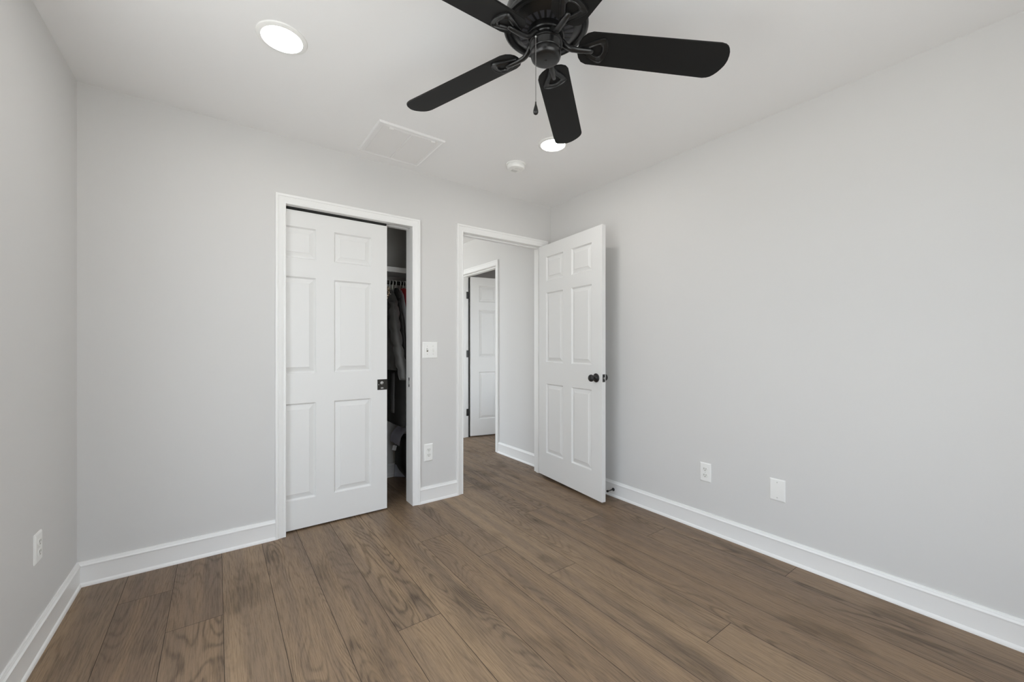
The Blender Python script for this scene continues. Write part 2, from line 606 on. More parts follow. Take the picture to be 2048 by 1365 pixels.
lv = Vector((LT, -1, 0)).normalized()
lo_ = Vector((1, LT, 0)).normalized()
baseboard('baseboard_left', (XL, D, 0), (xlf, YF, 0), lo_, 'white baseboard along the left wall below the outlet', 1.0, 0)
baseboard('baseboard_back', (XL, D, 0), (CXL - CW + 0.001, D, 0), (0, -1, 0), 'white baseboard between the left corner and the closet door casing', 1.0, 0)
baseboard('baseboard_middle', (CXR + CW - 0.001, D, 0), (EXL - CW + 0.001, D, 0), (0, -1, 0), 'short white baseboard between closet casing and doorway casing, below an outlet')
baseboard('baseboard_right', (XR, D, 0), (XR, YF, 0), (-1, 0, 0), 'long white baseboard along the right wall', 0, 0)
baseboard('baseboard_hall', (XR, DB, 0), (XR, HY0 - CW + 0.001, 0), (-1, 0, 0), 'white baseboard in the hall, seen through the open doorway')
baseboard('baseboard_closet', (X0 + 0.14, CBACK, 0), (CSIDE, CBACK, 0), (0, -1, 0), 'white baseboard on the closet rear wall')

# ------------------------------------------------------------------ structure: door frames
CAS = [(0.0, 0.0), (0.0, 0.0090), (0.0025, 0.0108), (0.0085, 0.0108), (0.0105, 0.0085), (0.0125, 0.0082), (0.0150, 0.0098), (0.030, 0.0125), (0.0385, 0.0150), (0.0395, 0.0138), (0.0410, 0.0138),
       (0.0425, 0.0178), (0.0460, 0.0192), (0.0535, 0.0192), (CW, 0.0175), (CW, 0.0)]


def casing(bm, P, x0, x1, zt, sc=1.0):
    """P(u, t, z): maps along-wall u, out-of-wall t and height z to a point"""
    rows = []
    for w, t in CAS:
        rows.append([bm.verts.new(P(x0 - w, t, 0.0)), bm.verts.new(P(x0 - w, t, zt + w)), bm.verts.new(P(x1 + w, t, zt + w)), bm.verts.new(P(x1 + w, t, 0.0))])
    n = len(rows)
    for i in range(n):
        a, b = rows[i], rows[(i + 1) % n]
        for j in range(3):
            bm.faces.new((a[j], a[j + 1], b[j + 1], b[j]))
    bm.faces.new([r[0] for r in rows])
    bm.faces.new([r[3] for r in rows])


LX1 = 0.9755
# closet: split jambs, pocket door runs between them
bm = new_bm()
casing(bm, lambda u, t, z: (u, D - t, z), CXL, CXR, CZ)
ya, yb = D + 0.036, DB - 0.036
box(bm, CXL - JT, CXL, D, ya, 0, CZ, 0.001, 1)
box(bm, CXL - JT, CXL, yb, DB, 0, CZ, 0.001, 1)
box(bm, CXR, CXR + JT, D, DB, 0, CZ, 0.001, 1)
box(bm, CXL - JT, CXR + JT, D, ya, CZ, CZ + 0.03, 0.001, 1)
box(bm, CXL - JT, CXR + JT, yb, DB, CZ, CZ + 0.03, 0.001, 1)
tr1 = struct(obj('trim_1', bm, M_TRIM, smooth=0.5), 'white casing and jamb around the closet pocket door', 'door frame')
bm = new_bm()
box(bm, 0.12, LX1 - 0.004, D + 0.0375, yb - 0.001, 2.0195, CZ + 0.055)
obj('track_gap_shade', bm, M_DARKGAP, tr1)  # dark filler standing in for the shadowed slot above the pocket door
bm = new_bm()
box(bm, CXR - 0.0012, CXR, D + 0.046, D + 0.066, 0.858, 0.935)
sp = obj('strike_plate', bm, M_TRIM, tr1)
bm = new_bm()
yc = D + 0.056
for z0, z1, w in ((0.861, 0.879, 0.0072), (0.879, 0.908, 0.0034), (0.908, 0.930, 0.0072)):
    box(bm, CXR - 0.0022, CXR - 0.0002, yc - w, yc + w, z0, z1)
obj('strike_slot', bm, M_DARKGAP, sp)

# entry frame
bm = new_bm()
casing(bm, lambda u, t, z: (u, D - t, z), EXL, EXR, EZ)
box(bm, EXL - JT, EXL, D, DB, 0, EZ, 0.001, 1)
box(bm, EXR, EXR + JT, D, DB, 0, EZ, 0.001, 1)
box(bm, EXL - JT, EXR + JT, D, DB, EZ, EZ + JT, 0.001, 1)
sy0, sy1 = D + 0.043, D + 0.078
box(bm, EXL, EXL + 0.011, sy0, sy1, 0, EZ - 0.011, 0.002, 1)
box(bm, EXR - 0.011, EXR, sy0, sy1, 0, EZ - 0.011, 0.002, 1)
box(bm, EXL, EXR, sy0, sy1, EZ - 0.011, EZ, 0.002, 1)
tr2 = struct(obj('trim_2', bm, M_TRIM, smooth=0.5), 'white casing and jamb around the open bedroom doorway', 'door frame')
bm = new_bm()
box(bm, EXL, EXL + 0.0015, D + 0.004, D + 0.034, 0.90, 0.96, 0.0006, 1)
obj('strike_plate', bm, M_BLACK, tr2)

# hall door frame
bm = new_bm()
casing(bm, lambda u, t, z: (XR - t, u, z), HY0, HY1, HZ)
casing(bm, lambda u, t, z: (XR + WT + t, u, z), HY0, HY1, HZ)
box(bm, XR, XR + WT, HY0 - JT, HY0, 0, HZ, 0.001, 1)
box(bm, XR, XR + WT, HY1, HY1 + JT, 0, HZ, 0.001, 1)
box(bm, XR, XR + WT, HY0 - JT, HY1 + JT, HZ, HZ + JT, 0.001, 1)
sx0, sx1 = XR + 0.036, XR + 0.072
box(bm, sx0, sx1, HY0, HY0 + 0.011, 0, HZ - 0.011, 0.002, 1)
box(bm, sx0, sx1, HY1 - 0.011, HY1, 0, HZ - 0.011, 0.002, 1)
box(bm, sx0, sx1, HY0, HY1, HZ - 0.011, HZ, 0.002, 1)
struct(obj('trim_3', bm, M_TRIM, smooth=0.5), 'white casing around the far doorway in the hall', 'door frame')

# ------------------------------------------------------------------ six-panel doors
RINGS = [(0.0, 0.0), (0.0025, 0.0035), (0.007, 0.0105), (0.010, 0.0122), (0.0125, 0.0118), (0.038, 0.0034), (0.040, 0.0018)]


def panel_door(W, H, T, stile, pw, rows):
    """local frame: x across from 0 to W, y through the leaf 0..T, z up from 0; moulded panels on both faces"""
    bm = new_bm()
    xs = [0, stile, stile + pw, W - stile - pw, W - stile, W]
    zs = [0]
    for a, b in rows:
        zs += [a, b]
    zs.append(H)
    for face_y, s in ((0.0, 1.0), (T, -1.0)):
        grid = [[bm.verts.new((x, face_y, z)) for x in xs] for z in zs]
        for i in range(len(zs) - 1):
            for j in range(len(xs) - 1):
                q = [grid[i][j], grid[i][j + 1], grid[i + 1][j + 1], grid[i + 1][j]]
                if i % 2 == 1 and j in (1, 3):
                    prev = q
                    x0, x1, z0, z1 = xs[j], xs[j + 1], zs[i], zs[i + 1]
                    for ins, dep in RINGS[1:]:
                        y = face_y + s * dep
                        cur = [bm.verts.new((a, y, b)) for a, b in ((x0 + ins, z0 + ins), (x1 - ins, z0 + ins), (x1 - ins, z1 - ins), (x0 + ins, z1 - ins))]
                        for k in range(4):
                            bm.faces.new((prev[k], prev[(k + 1) % 4], cur[(k + 1) % 4], cur[k]))
                        prev = cur
                    bm.faces.new(prev)
                else:
                    bm.faces.new(q)
    bmesh.ops.remove_doubles(bm, verts=bm.verts[:], dist=1e-6)
    c = [(0, 0), (W, 0), (W, T), (0, T)]
    for i in range(4):
        (xa, ya_), (xb, yb_) = c[i], c[(i + 1) % 4]
        if xa == xb:
            f = [bm.verts.new((xa, ya_, 0)), bm.verts.new((xb, yb_, 0)), bm.verts.new((xb, yb_, H)), bm.verts.new((xa, ya_, H))]
            bm.faces.new(f)
    for z in (0, H):
        bm.faces.new([bm.verts.new((x, y, z)) for x, y in c])
    return bm


ROWS = [(0.182, 0.79), (0.978, 1.588), (1.704, 1.903)]

# closet pocket door
bm = panel_door(0.813, 2.004, 0.035, 0.111, 0.241, ROWS)
d1 = struct(obj('door_1', bm, M_DOOR, loc=(LX1 - 0.813, D + 0.0395, 0.011)), 'white six-panel pocket door sliding across the closet, partly open', 'door')
bm = new_bm()
box(bm, 0.745, 0.8132, -0.0022, 0.001, 0.843, 0.917, 0.0008, 1)
box(bm, 0.8125, 0.8145, 0.0, 0.035, 0.843, 0.917, 0.0005, 1)
pl = obj('latch_plate', bm, M_BRONZE, d1)
pl['label'] = 'dark bronze flush pull plate on the door edge'
bm = new_bm()
lathe(bm, [(0.0, 0.0), (0.011, 0.0), (0.012, 0.0012), (0.0105, 0.003), (0.0, 0.0035)], 20, Matrix.Translation((0.776, -0.0022, 0.892)) @ Matrix.Rotation(PI / 2, 4, 'X'))
box(bm, 0.768, 0.786, -0.0045, -0.002, 0.851, 0.861, 0.001, 1)
obj('pull_lever', bm, M_STEEL, pl)
bm = new_bm()
lathe(bm, [(0.0, 0.0), (0.0035, 0.0), (0.003, 0.0012), (0.0, 0.0015)], 12, Matrix.Translation((0.7535, -0.0022, 0.88)) @ Matrix.Rotation(PI / 2, 4, 'X'))
obj('screw', bm, M_STEEL, pl)

KNOB = [(0.0, 0.0), (0.033, 0.0), (0.0335, 0.003), (0.031, 0.006), (0.022, 0.009), (0.0135, 0.0115), (0.0115, 0.016), (0.0115, 0.026), (0.014, 0.031),
        (0.0205, 0.036), (0.0255, 0.043), (0.0268, 0.050), (0.025, 0.057), (0.0195, 0.0625), (0.012, 0.0645), (0.0, 0.065)]


def hinge(parent, mtx, name='hinge'):
    bm = new_bm()
    box(bm, -0.031, -0.004, -0.001, 0.0012, -0.0445, 0.0445, 0.0, 1)
    box(bm, 0.004, 0.011, -0.001, 0.0012, -0.0445, 0.0445, 0.0, 1)
    for i in range(5):
        z0 = -0.0445 + i * 0.0178
        lathe(bm, [(0.0, z0 + 0.0004), (0.0062, z0 + 0.0004), (0.0062, z0 + 0.0174), (0.0, z0 + 0.0174)], 14)
    lathe(bm, [(0.0, 0.0445), (0.0045, 0.0445), (0.004, 0.048), (0.0, 0.049)], 12)
    for v in bm.verts:
        v.co = mtx @ v.co
    return obj(name, bm, M_BLACK, parent, smooth=0.6)


# entry door: leaf local x runs from the hinge edge to the free edge, local y = 0 is the face turned to the closet
ANG = math.radians(84.4)
HPX, HPY = EXR - 0.001, D - 0.006
ex = Vector((-math.cos(ANG), -math.sin(ANG), 0))         # hinge -> free edge
ey = Vector((math.sin(ANG), -math.cos(ANG), 0))          # through the leaf, towards the right wall
org = Vector((HPX, HPY, 0.022)) - ey * 0.041 + ex * 0.003
md = Matrix(((ex.x, ey.x, 0, org.x), (ex.y, ey.y, 0, org.y), (0, 0, 1, org.z), (0, 0, 0, 1)))
ROWS2 = [(0.205, 0.812), (1.000, 1.608), (1.712, 1.922)]
bm = panel_door(0.813, 2.029, 0.035, 0.112, 0.241, ROWS2)
d2 = struct(obj('door_2', bm, M_DOOR), 'white six-panel bedroom door standing open towards the right wall', 'door')
d2.matrix_world = md
for s in (0, 1):
    bm = new_bm()
    mk = Matrix.Translation((0.752, 0.0 if s == 0 else 0.035, 0.905)) @ Matrix.Rotation(PI / 2 if s == 0 else -PI / 2, 4, 'X')
    lathe(bm, KNOB[:7], 40, mk)
    lathe(bm, KNOB[6:], 40, mk)
    kn = obj('doorknob', bm, M_BLACK, d2, smooth=0.9)
    kn['label'] = 'black round doorknob with rose'
bm = new_bm()
box(bm, 0.8125, 0.8142, 0.0055, 0.0295, 0.877, 0.934, 0.0008, 1)
lp = obj('latch_plate', bm, M_BLACK, d2)
bm = new_bm()
lathe(bm, [(0.0, 0.0), (0.0075, 0.0), (0.0072, 0.009), (0.003, 0.011), (0.0, 0.011)], 20, Matrix.Translation((0.8142, 0.0175, 0.905)) @ Matrix.Rotation(PI / 2, 4, 'Y'))
obj('latch_bolt', bm, M_STEEL, lp, smooth=0.6)
for z in (0.20, 1.0, 1.83):
    hinge(d2, Matrix.Translation((-0.003, 0.041, z)) @ Matrix.Rotation(PI / 2, 4, 'Z'))

# far hall door: hinged on the far jamb, swung into the room beyond
A3 = math.radians(-13.0)
fx_ = Vector((math.cos(A3), math.sin(A3), 0))
fy_ = Vector((-math.sin(A3), math.cos(A3), 0))
o3 = Vector((XR + WT + 0.010, HY1 - 0.034, 0.016))
m3 = Matrix(((fx_.x, fy_.x, 0, o3.x), (fx_.y, fy_.y, 0, o3.y), (0, 0, 1, o3.z), (0, 0, 0, 1)))
bm = panel_door(0.80, 2.03, 0.035, 0.112, 0.235, [(0.21, 0.815), (1.005, 1.612), (1.715, 1.925)])
d3 = struct(obj('door_3', bm, M_DOOR), 'white six-panel door seen ajar through the hall doorway', 'door')
d3.matrix_world = m3
im3 = m3.inverted()
for z in (0.318, 1.065, 1.812):
    hinge(d3, im3 @ Matrix.Translation((XR + WT - 0.001, HY1 - 0.0075, z)) @ Matrix.Rotation(0.0, 4, 'Z'))
bm = new_bm()
box(bm, XR + WT - 0.002, XR + WT + 0.009, HY1 - 0.010, HY1 - 0.0005, 0.002, HZ - 0.012)
for v in bm.verts:
    v.co = im3 @ v.co
sl = obj('hinge_gap_shade', bm, M_DARKGAP, d3)  # black strip paints the shade between far jamb and leaf
sl['label'] = 'dark strip standing in for the shaded gap along the hinge side'

# ------------------------------------------------------------------ wall plates


def wall_frame(P, right, out):
    r, o = Vector(right), Vector(out)
    return Matrix(((r.x, o.x, 0, P[0]), (r.y, o.y, 0, P[1]), (0, 0, 1, P[2]), (0, 0, 0, 1)))


def plate_bm(w, h, t=0.0065):
    bm = new_bm()
    v0 = [bm.verts.new((sx * w / 2, 0, sz * h / 2)) for sx, sz in ((-1, -1), (1, -1), (1, 1), (-1, 1))]
    v1 = [bm.verts.new((sx * w / 2, t * 0.45, sz * h / 2)) for sx, sz in ((-1, -1), (1, -1), (1, 1), (-1, 1))]
    i = 0.0055
    v2 = [bm.verts.new((sx * (w / 2 - i), t, sz * (h / 2 - i))) for sx, sz in ((-1, -1), (1, -1), (1, 1), (-1, 1))]
    for a, b in ((v0, v1), (v1, v2)):
        for k in range(4):
            bm.faces.new((a[k], a[(k + 1) % 4], b[(k + 1) % 4], b[k]))
    bm.faces.new(v2)
    bm.faces.new(v0)
    return bm


def screw_bm(x, z, t, r=0.0032):
    return lathe(new_bm(), [(0.0, 0.0), (r, 0.0), (r * 0.8, 0.001), (0.0, 0.0013)], 14, Matrix.Translation((x, t, z)) @ Matrix.Rotation(-PI / 2, 4, 'X'))


def receptacle_bm(zc, t):
    bm = new_bm()
    pts = []
    for k in range(28):
        a = 2 * PI * k / 28
        x = 0.0172 * math.cos(a)
        z = max(-0.0125, min(0.0125, 0.0172 * math.sin(a)))
        pts.append((x, z))
    lo = [bm.verts.new((x, t - 0.001, zc + z)) for x, z in pts]
    hi = [bm.verts.new((x * 0.96, t + 0.0022, zc + z * 0.96)) for x, z in pts]
    n = len(pts)
    for k in range(n):
        bm.faces.new((lo[k], lo[(k + 1) % n], hi[(k + 1) % n], hi[k]))
    bm.faces.new(hi)
    return bm


def outlet(P, right, out, w, h, label):
    bm = plate_bm(w, h)
    o = tag(obj('electrical_outlet', bm, M_PLATE), label, 'outlet')
    o.matrix_world = wall_frame(P, right, out)
    t = 0.0065
    for zc in (0.0195, -0.0195):
        r = obj('receptacle', receptacle_bm(zc, t), M_PLATE2, o)
        bm = new_bm()
        y0, y1 = t + 0.0018, t + 0.0026
        box(bm, -0.0078, -0.0055, y0, y1, zc - 0.001, zc + 0.0085)
        box(bm, 0.0055, 0.0075, y0, y1, zc - 0.0, zc + 0.0075)
        lathe(bm, [(0.0, 0.0), (0.0026, 0.0), (0.0026, 0.0008), (0.0, 0.0008)], 14, Matrix.Translation((0, y0, zc - 0.0072)) @ Matrix.Rotation(-PI / 2, 4, 'X'))
        obj('slot', bm, M_SLOT, r)
    obj('screw', screw_bm(0, 0, t, 0.0028), M_SCREW, o)
    return o


outlet((1.2745, D, 0.369), (1, 0, 0), (0, -1, 0), 0.070, 0.128, 'white duplex outlet between the closet casing and the doorway, below the light switch')
outlet((XR, 1.342, 0.369), (0, -1, 0), (-1, 0, 0), 0.071, 0.117, 'white duplex outlet on the right wall beside the blank plate')
lx = XL + LT * (D - 2.298)
outlet((lx, 2.298, 0.399), tuple(-lv), tuple(lo_), 0.071, 0.112, 'white duplex outlet on the left wall near the corner')

bm = plate_bm(0.077, 0.119)
bp_ = tag(obj('blank_wall_plate', bm, M_PLATE), 'blank white cover plate on the right wall, beside the outlet', 'wall plate')
bp_.matrix_world = wall_frame((XR, 0.938, 0.373), (0, -1, 0), (-1, 0, 0))
for z in (0.042, -0.042):
    obj('screw', screw_bm(0, z, 0.0065, 0.0034), M_SCREW, bp_)

bm = plate_bm(0.121, 0.121)
ls = tag(obj('light_switch', bm, M_PLATE), 'white double toggle light switch between the closet casing and the doorway', 'light switch')
ls.matrix_world = wall_frame((1.286, D, 1.1325), (1, 0, 0), (0, -1, 0))
for x, up in ((-0.023, 1), (0.023, -1)):
    bm = new_bm()
    box(bm, -0.0052, 0.0052, 0.0062, 0.0068, -0.0125, 0.0125)
    for v in bm.verts:
        v.co.x += x
    obj('switch_opening', bm, M_SLOT if up > 0 else M_PLATE2, ls)
    bm = new_bm()
    box(bm, -0.0042, 0.0042, 0.0, 0.016, -0.005, 0.005, 0.0012, 1)
    mt = Matrix.Translation((x, 0.0035, 0)) @ Matrix.Rotation(0.5 * up, 4, 'X')
    for v in bm.verts:
        v.co = mt @ v.co
    obj('toggle', bm, M_PLATE, ls)
    for z in (0.030, -0.030):
        obj('screw', screw_bm(x, z, 0.0065, 0.003), M_SCREW, ls)

# door stop on the right baseboard
ds = thing('door_stop', (XR - 0.0125, 2.066, 0.056), 'small black rigid door stop on the right baseboard beside the open door', 'door stop')
mr = Matrix.Rotation(-PI / 2, 4, 'Y')
bm = lathe(new_bm(), [(0.0, 0.0), (0.0125, 0.0), (0.0125, 0.003), (0.010, 0.005), (0.006, 0.0075), (0.0045, 0.012), (0.0042, 0.055), (0.0052, 0.060), (0.0, 0.060)], 24, mr)
obj('rod', bm, M_BLACK, ds, smooth=0.7)
bm = lathe(new_bm(), [(0.0, 0.059), (0.0068, 0.059), (0.0085, 0.063), (0.0085, 0.071), (0.0068, 0.0735), (0.0, 0.0735)], 24, mr)
obj('rubber_tip', bm, M_BLACK, ds, smooth=0.7)

# ------------------------------------------------------------------ ceiling things


def downlight(x, y, label):
    t = thing('recessed_light', (x, y, HC), label, 'ceiling light', 'recessed ceiling lights')
    bm = lathe(new_bm(), [(0.0735, -0.0035), (0.076, -0.0085), (0.083, -0.0085), (0.0925, -0.004), (0.0945, -0.0005), (0.0945, 0.0), (0.0735, 0.0)], 64, cap=False)
    obj('trim_ring', bm, M_PLATE, t, smooth=0.6)
    bm = lathe(new_bm(), [(0.0, -0.0045), (0.0735, -0.0040), (0.0735, -0.001), (0.0, -0.001)], 64)
    obj('diffuser', bm, M_LENS, t, smooth=0.6)


downlight(0.2175, 1.918, 'round recessed light by the left wall, clear of the fan')
downlight(1.717, 1.918, 'round recessed light partly hidden by a fan blade, near the smoke alarm')

sm = thing('smoke_alarm', (1.697, 2.286, HC), 'round white smoke alarm on the ceiling near the open doorway', 'smoke alarm')
bm = lathe(new_bm(), [(0.0, 0.0), (0.069, 0.0), (0.069, -0.005), (0.066, -0.008), (0.0, -0.008)], 56)
obj('mounting_base', bm, M_PLATE, sm, smooth=0.6)
bm = lathe(new_bm(), [(0.0, -0.008), (0.0605, -0.008), (0.0615, -0.016), (0.0600, -0.029), (0.0565, -0.0345), (0.047, -0.037), (0.045, -0.0355), (0.042, -0.0355), (0.040, -0.037),
                       (0.032, -0.0375), (0.030, -0.036), (0.027, -0.036), (0.025, -0.0378), (0.0, -0.038)], 56)
obj('body', bm, M_PLATE, sm, smooth=0.7)
bm = lathe(new_bm(), [(0.0, -0.038), (0.011, -0.038), (0.011, -0.0395), (0.009, -0.0405), (0.0, -0.0405)], 28, Matrix.Translation((-0.012, -0.022, 0)))
obj('test_button', bm, M_PLATE2, sm, smooth=0.7)
bm = new_bm()
for i in range(5):
    box(bm, -0.022 + 0.0, 0.022, 0.006 + i * 0.006, 0.0085 + i * 0.006, -0.0386, -0.0375)
obj('sounder_grille', bm, M_SCREW, sm)

# return-air grille
vx0, vx1, vy0, vy1 = 0.737, 1.149, 2.279, 2.710
vt = thing('return_air_grille', ((vx0 + vx1) / 2, (vy0 + vy1) / 2, HC), 'white return air grille on the ceiling in front of the closet', 'vent')
hx_, hy_ = (vx1 - vx0) / 2, (vy1 - vy0) / 2
bm = new_bm()
PR = [(0.0, 0.0), (0.0, -0.004), (0.004, -0.0115), (0.012, -0.0115), (0.0165, -0.0085), (0.034, -0.0085), (0.036, -0.005), (0.036, 0.0)]
rows = []
for i_, z in PR:
    rows.append([bm.verts.new((sx * (hx_ - i_), sy * (hy_ - i_), z)) for sx, sy in ((-1, -1), (1, -1), (1, 1), (-1, 1))])
for a, b in zip(rows, rows[1:] + rows[:1]):
    for k in range(4):
        bm.faces.new((a[k], a[(k + 1) % 4], b[(k + 1) % 4], b[k]))
obj('frame', bm, M_GRILLE, vt, smooth=0.5)
bm = new_bm()
ix, iy = hx_ - 0.035, hy_ - 0.035
nl = 34
for i in range(nl):
    y = -iy + (i + 0.5) * 2 * iy / nl
    mm = Matrix.Translation((0, y, -0.0065)) @ Matrix.Rotation(math.radians(-36), 4, 'X')
    box(bm, -ix, ix, -0.0062, 0.0062, -0.0005, 0.0005, 0, 1, mm)
obj('louver_panel', bm, M_LOUVER, vt)
bm = new_bm()
box(bm, -0.005, 0.005, -iy, iy, -0.0125, -0.001)
obj('center_bar', bm, M_GRILLE, vt)
bm = new_bm()
box(bm, -ix, ix, -iy, iy, -0.0008, -0.0002)
obj('filter', bm, M_GRILLE, vt)
bm = new_bm()
box(bm, -ix + 0.035, ix - 0.02, -iy - 0.003, -iy + 0.010, -0.0115, -0.008, 0.001, 1)
obj('hinge_rail', bm, M_GRILLE, vt)
for x in (-ix + 0.045, ix - 0.035):
    bm = new_bm()
    box(bm, x - 0.014, x + 0.014, -iy - 0.004, -iy + 0.008, -0.017, -0.010, 0.0025, 2)
    obj('latch', bm, M_PLATE, vt)

# ------------------------------------------------------------------ ceiling fan
FX, FY, ZB = 0.9318, 1.0785, 2.222
PITCH, TH0, DROOP = 0.22815, -0.56925, 0.04174
DTH = [0.012935, -0.010275, -0.002461, -0.009697, 0.009497]
DDR = [0.004474, -0.008087, -0.010063, 0.006796, 0.00688]
zo = ZB - HC
fan = thing('ceiling_fan', (FX, FY, HC), 'matte black five-blade ceiling fan with a pull chain', 'ceiling fan')
bm = lathe(new_bm(), [(0.0, 0.0), (0.082, 0.0), (0.085, -0.012), (0.080, -0.040), (0.078, -0.052), (0.098, -0.066), (0.128, -0.088), (0.141, -0.112), (0.1445, -0.132), (0.1435, -0.146),
                       (0.1475, -0.152), (0.1485, -0.160), (0.147, -0.1665), (0.141, -0.1705), (0.132, -0.171), (0.128, -0.167), (0.126, -0.163), (0.118, -0.1655), (0.098, -0.1755), (0.040, -0.1790), (0.036, -0.176), (0.0, -0.176)], 72)
mh = obj('motor_housing', bm, M_FAN, fan, smooth=0.5)
bm = new_bm()
for i in range(26):
    a = 2 * PI * i / 26
    ca, sa = math.cos(a), math.sin(a)
    vv = []
    for r, w in ((0.066, 0.0042), (0.095, 0.0078)):
        z = -0.1755 - (0.098 - r) / 0.058 * 0.0035 - 0.0008
        for s in (-1, 1):
            vv.append(bm.verts.new((r * ca - s * w * sa, r * sa + s * w * ca, z)))
    bm.faces.new((vv[0], vv[1], vv[3], vv[2]))
bmesh.ops.solidify(bm, geom=bm.faces[:], thickness=-0.0022)
obj('cooling_slot', bm, M_VENTLIT, mh)
bm = lathe(new_bm(), [(0.0, -0.174), (0.062, -0.174), (0.064, -0.178), (0.064, -0.1945), (0.061, -0.1975), (0.050, -0.1985), (0.0475, -0.2015), (0.0480, -0.2165), (0.0, -0.2165)], 48)
obj('flywheel', bm, M_FAN, fan, smooth=0.6)
bm = lathe(new_bm(), [(0.0, -0.2155), (0.0545, -0.2155), (0.0585, -0.2165), (0.0592, -0.2195), (0.0585, -0.2225), (0.0548, -0.2235), (0.0540, -0.226), (0.0537, -0.246), (0.0526, -0.2475), (0.0526, -0.2495),
                       (0.0532, -0.2515), (0.0528, -0.262), (0.0500, -0.270), (0.0440, -0.2745), (0.036, -0.276), (0.0, -0.2765)], 64)
sh = obj('switch_housing', bm, M_FAN, fan, smooth=0.6)
bm = lathe(new_bm(), [(0.0, -0.2755), (0.0046, -0.2755), (0.0044, -0.2785), (0.0, -0.279)], 16)
obj('screw', bm, M_BLACK, sh, smooth=0.6)

# blade outline in its own frame: r along the blade, t across
OUT = []
ROOT = [(0.1145, 0.0), (0.1165, 0.020), (0.124, 0.038), (0.137, 0.053), (0.156, 0.0605)]
TIP = [(0.606, 0.0683), (0.621, 0.0665), (0.6325, 0.061), (0.642, 0.052), (0.650, 0.040), (0.656, 0.026), (0.6592, 0.012), (0.660, 0.0)]
OUT = [(r, t) for r, t in ROOT] + TIP
OUT = OUT + [(r, -t) for r, t in reversed(OUT[1:-1])]
SPADE = [(0.118, 0.0125), (0.128, 0.0145), (0.140, 0.0195), (0.155, 0.0285), (0.172, 0.038), (0.189, 0.0455), (0.200, 0.0475), (0.2065, 0.044), (0.213, 0.034), (0.218, 0.020), (0.2205, 0.0)]
SPADE = [(0.116, 0.0)] + SPADE
SPADE = SPADE + [(r, -t) for r, t in reversed(SPADE[1:-1])]
HOLE = [(0.157, 0.0), (0.160, 0.0085), (0.170, 0.015), (0.184, 0.0215), (0.192, 0.0205), (0.1985, 0.012), (0.201, 0.0)]
HOLE = HOLE + [(r, -t) for r, t in reversed(HOLE[1:-1])]


def resample(poly, n):
    pts = [Vector((a, b, 0)) for a, b in poly]
    seg = [(pts[i], pts[(i + 1) % len(pts)]) for i in range(len(pts))]
    ln = [(b - a).length for a, b in seg]
    tot = sum(ln)
    res = []
    for k in range(n):
        s = tot * k / n
        i = 0
        while s > ln[i]:
            s -= ln[i]
            i += 1
        p = seg[i][0].lerp(seg[i][1], s / ln[i])
        res.append((p.x, p.y))
    return res


def frame_k(k):
    th = TH0 + k * 2 * PI / 5 + DTH[k]
    dp = DROOP + DDR[k]
    a = Vector((math.cos(th) * math.cos(dp), math.sin(th) * math.cos(dp), -math.sin(dp)))
    n = Vector((-math.sin(th), math.cos(th), 0))
    u = a.cross(n)
    t = n * math.cos(PITCH) - u * math.sin(PITCH)
    w = a.cross(t)
    return Matrix(((a.x, t.x, w.x, 0), (a.y, t.y, w.y, 0), (a.z, t.z, w.z, zo), (0, 0, 0, 1)))


def blade_bm():
    bm = new_bm()
    lo = [bm.verts.new((r, t, -0.0028)) for r, t in OUT]
    hi = [bm.verts.new((r, t, 0.0028)) for r, t in OUT]
    n = len(OUT)
    for i in range(n):
        bm.faces.new((lo[i], lo[(i + 1) % n], hi[(i + 1) % n], hi[i]))
    f1 = bm.faces.new(lo)
    f2 = bm.faces.new(hi)
    bmesh.ops.bevel(bm, geom=[e for e in list(f1.edges) + list(f2.edges)], offset=0.0012, segments=2, affect='EDGES')
    return bm


def bracket_bm():
    bm = new_bm()
    n = 60
    O, H = resample(SPADE, n), resample(HOLE, n)
    zt, zb_ = -0.003, -0.0085
    # ridge profile across the band between outline and hole
    loops = []
    for f, z in ((0.0, zt), (0.0, -0.0070), (0.04, -0.0092), (0.10, -0.0092), (0.17, -0.0062), (0.72, -0.0058), (0.82, -0.0088), (0.93, -0.0092), (1.0, -0.0070), (1.0, zt)):
        loops.append([bm.verts.new((O[i][0] + (H[i][0] - O[i][0]) * f, O[i][1] + (H[i][1] - O[i][1]) * f, z)) for i in range(n)])
    m = len(loops)
    for a, b in zip(loops, loops[1:] + loops[:1]):
        for i in range(n):
            bm.faces.new((a[i], a[(i + 1) % n], b[(i + 1) % n], b[i]))
    return bm


def arm_bm():
    bm = new_bm()
    pts = [(0.050, 0, 0.016), (0.058, 0, 0.0145), (0.065, 0, 0.009), (0.072, 0, 0.000), (0.082, 0, -0.007), (0.095, 0, -0.0115), (0.115, 0, -0.0125), (0.150, 0, -0.0125), (0.166, 0, -0.0120), (0.169, 0, -0.0115)]
    rr = [0.0135, 0.0130, 0.012, 0.0112, 0.0108, 0.0105, 0.0100, 0.0090, 0.0078, 0.004]
    tube(bm, pts, rr, 14, flat=0.75, up=Vector((0, 0, 1)))
    return bm


me_b = me_k = me_a = None
for k in range(5):
    mk = frame_k(k)
    if k == 0:
        ob = obj('blade', blade_bm(), M_BLADE, fan, smooth=0.5)
        obk = obj('blade_bracket', bracket_bm(), M_FAN, fan, smooth=0.9)
        oba = obj('bracket_arm', arm_bm(), M_FAN, obk, smooth=0.9)
        base_b, base_k, base_a = ob, obk, oba
    else:
        ob, obk, oba = base_b.copy(), base_k.copy(), base_a.copy()
        for o in (ob, obk, oba):
            COL.objects.link(o)
        ob.parent = fan
        obk.parent = fan
        oba.parent = obk
    ob.matrix_local = mk
    obk.matrix_local = mk

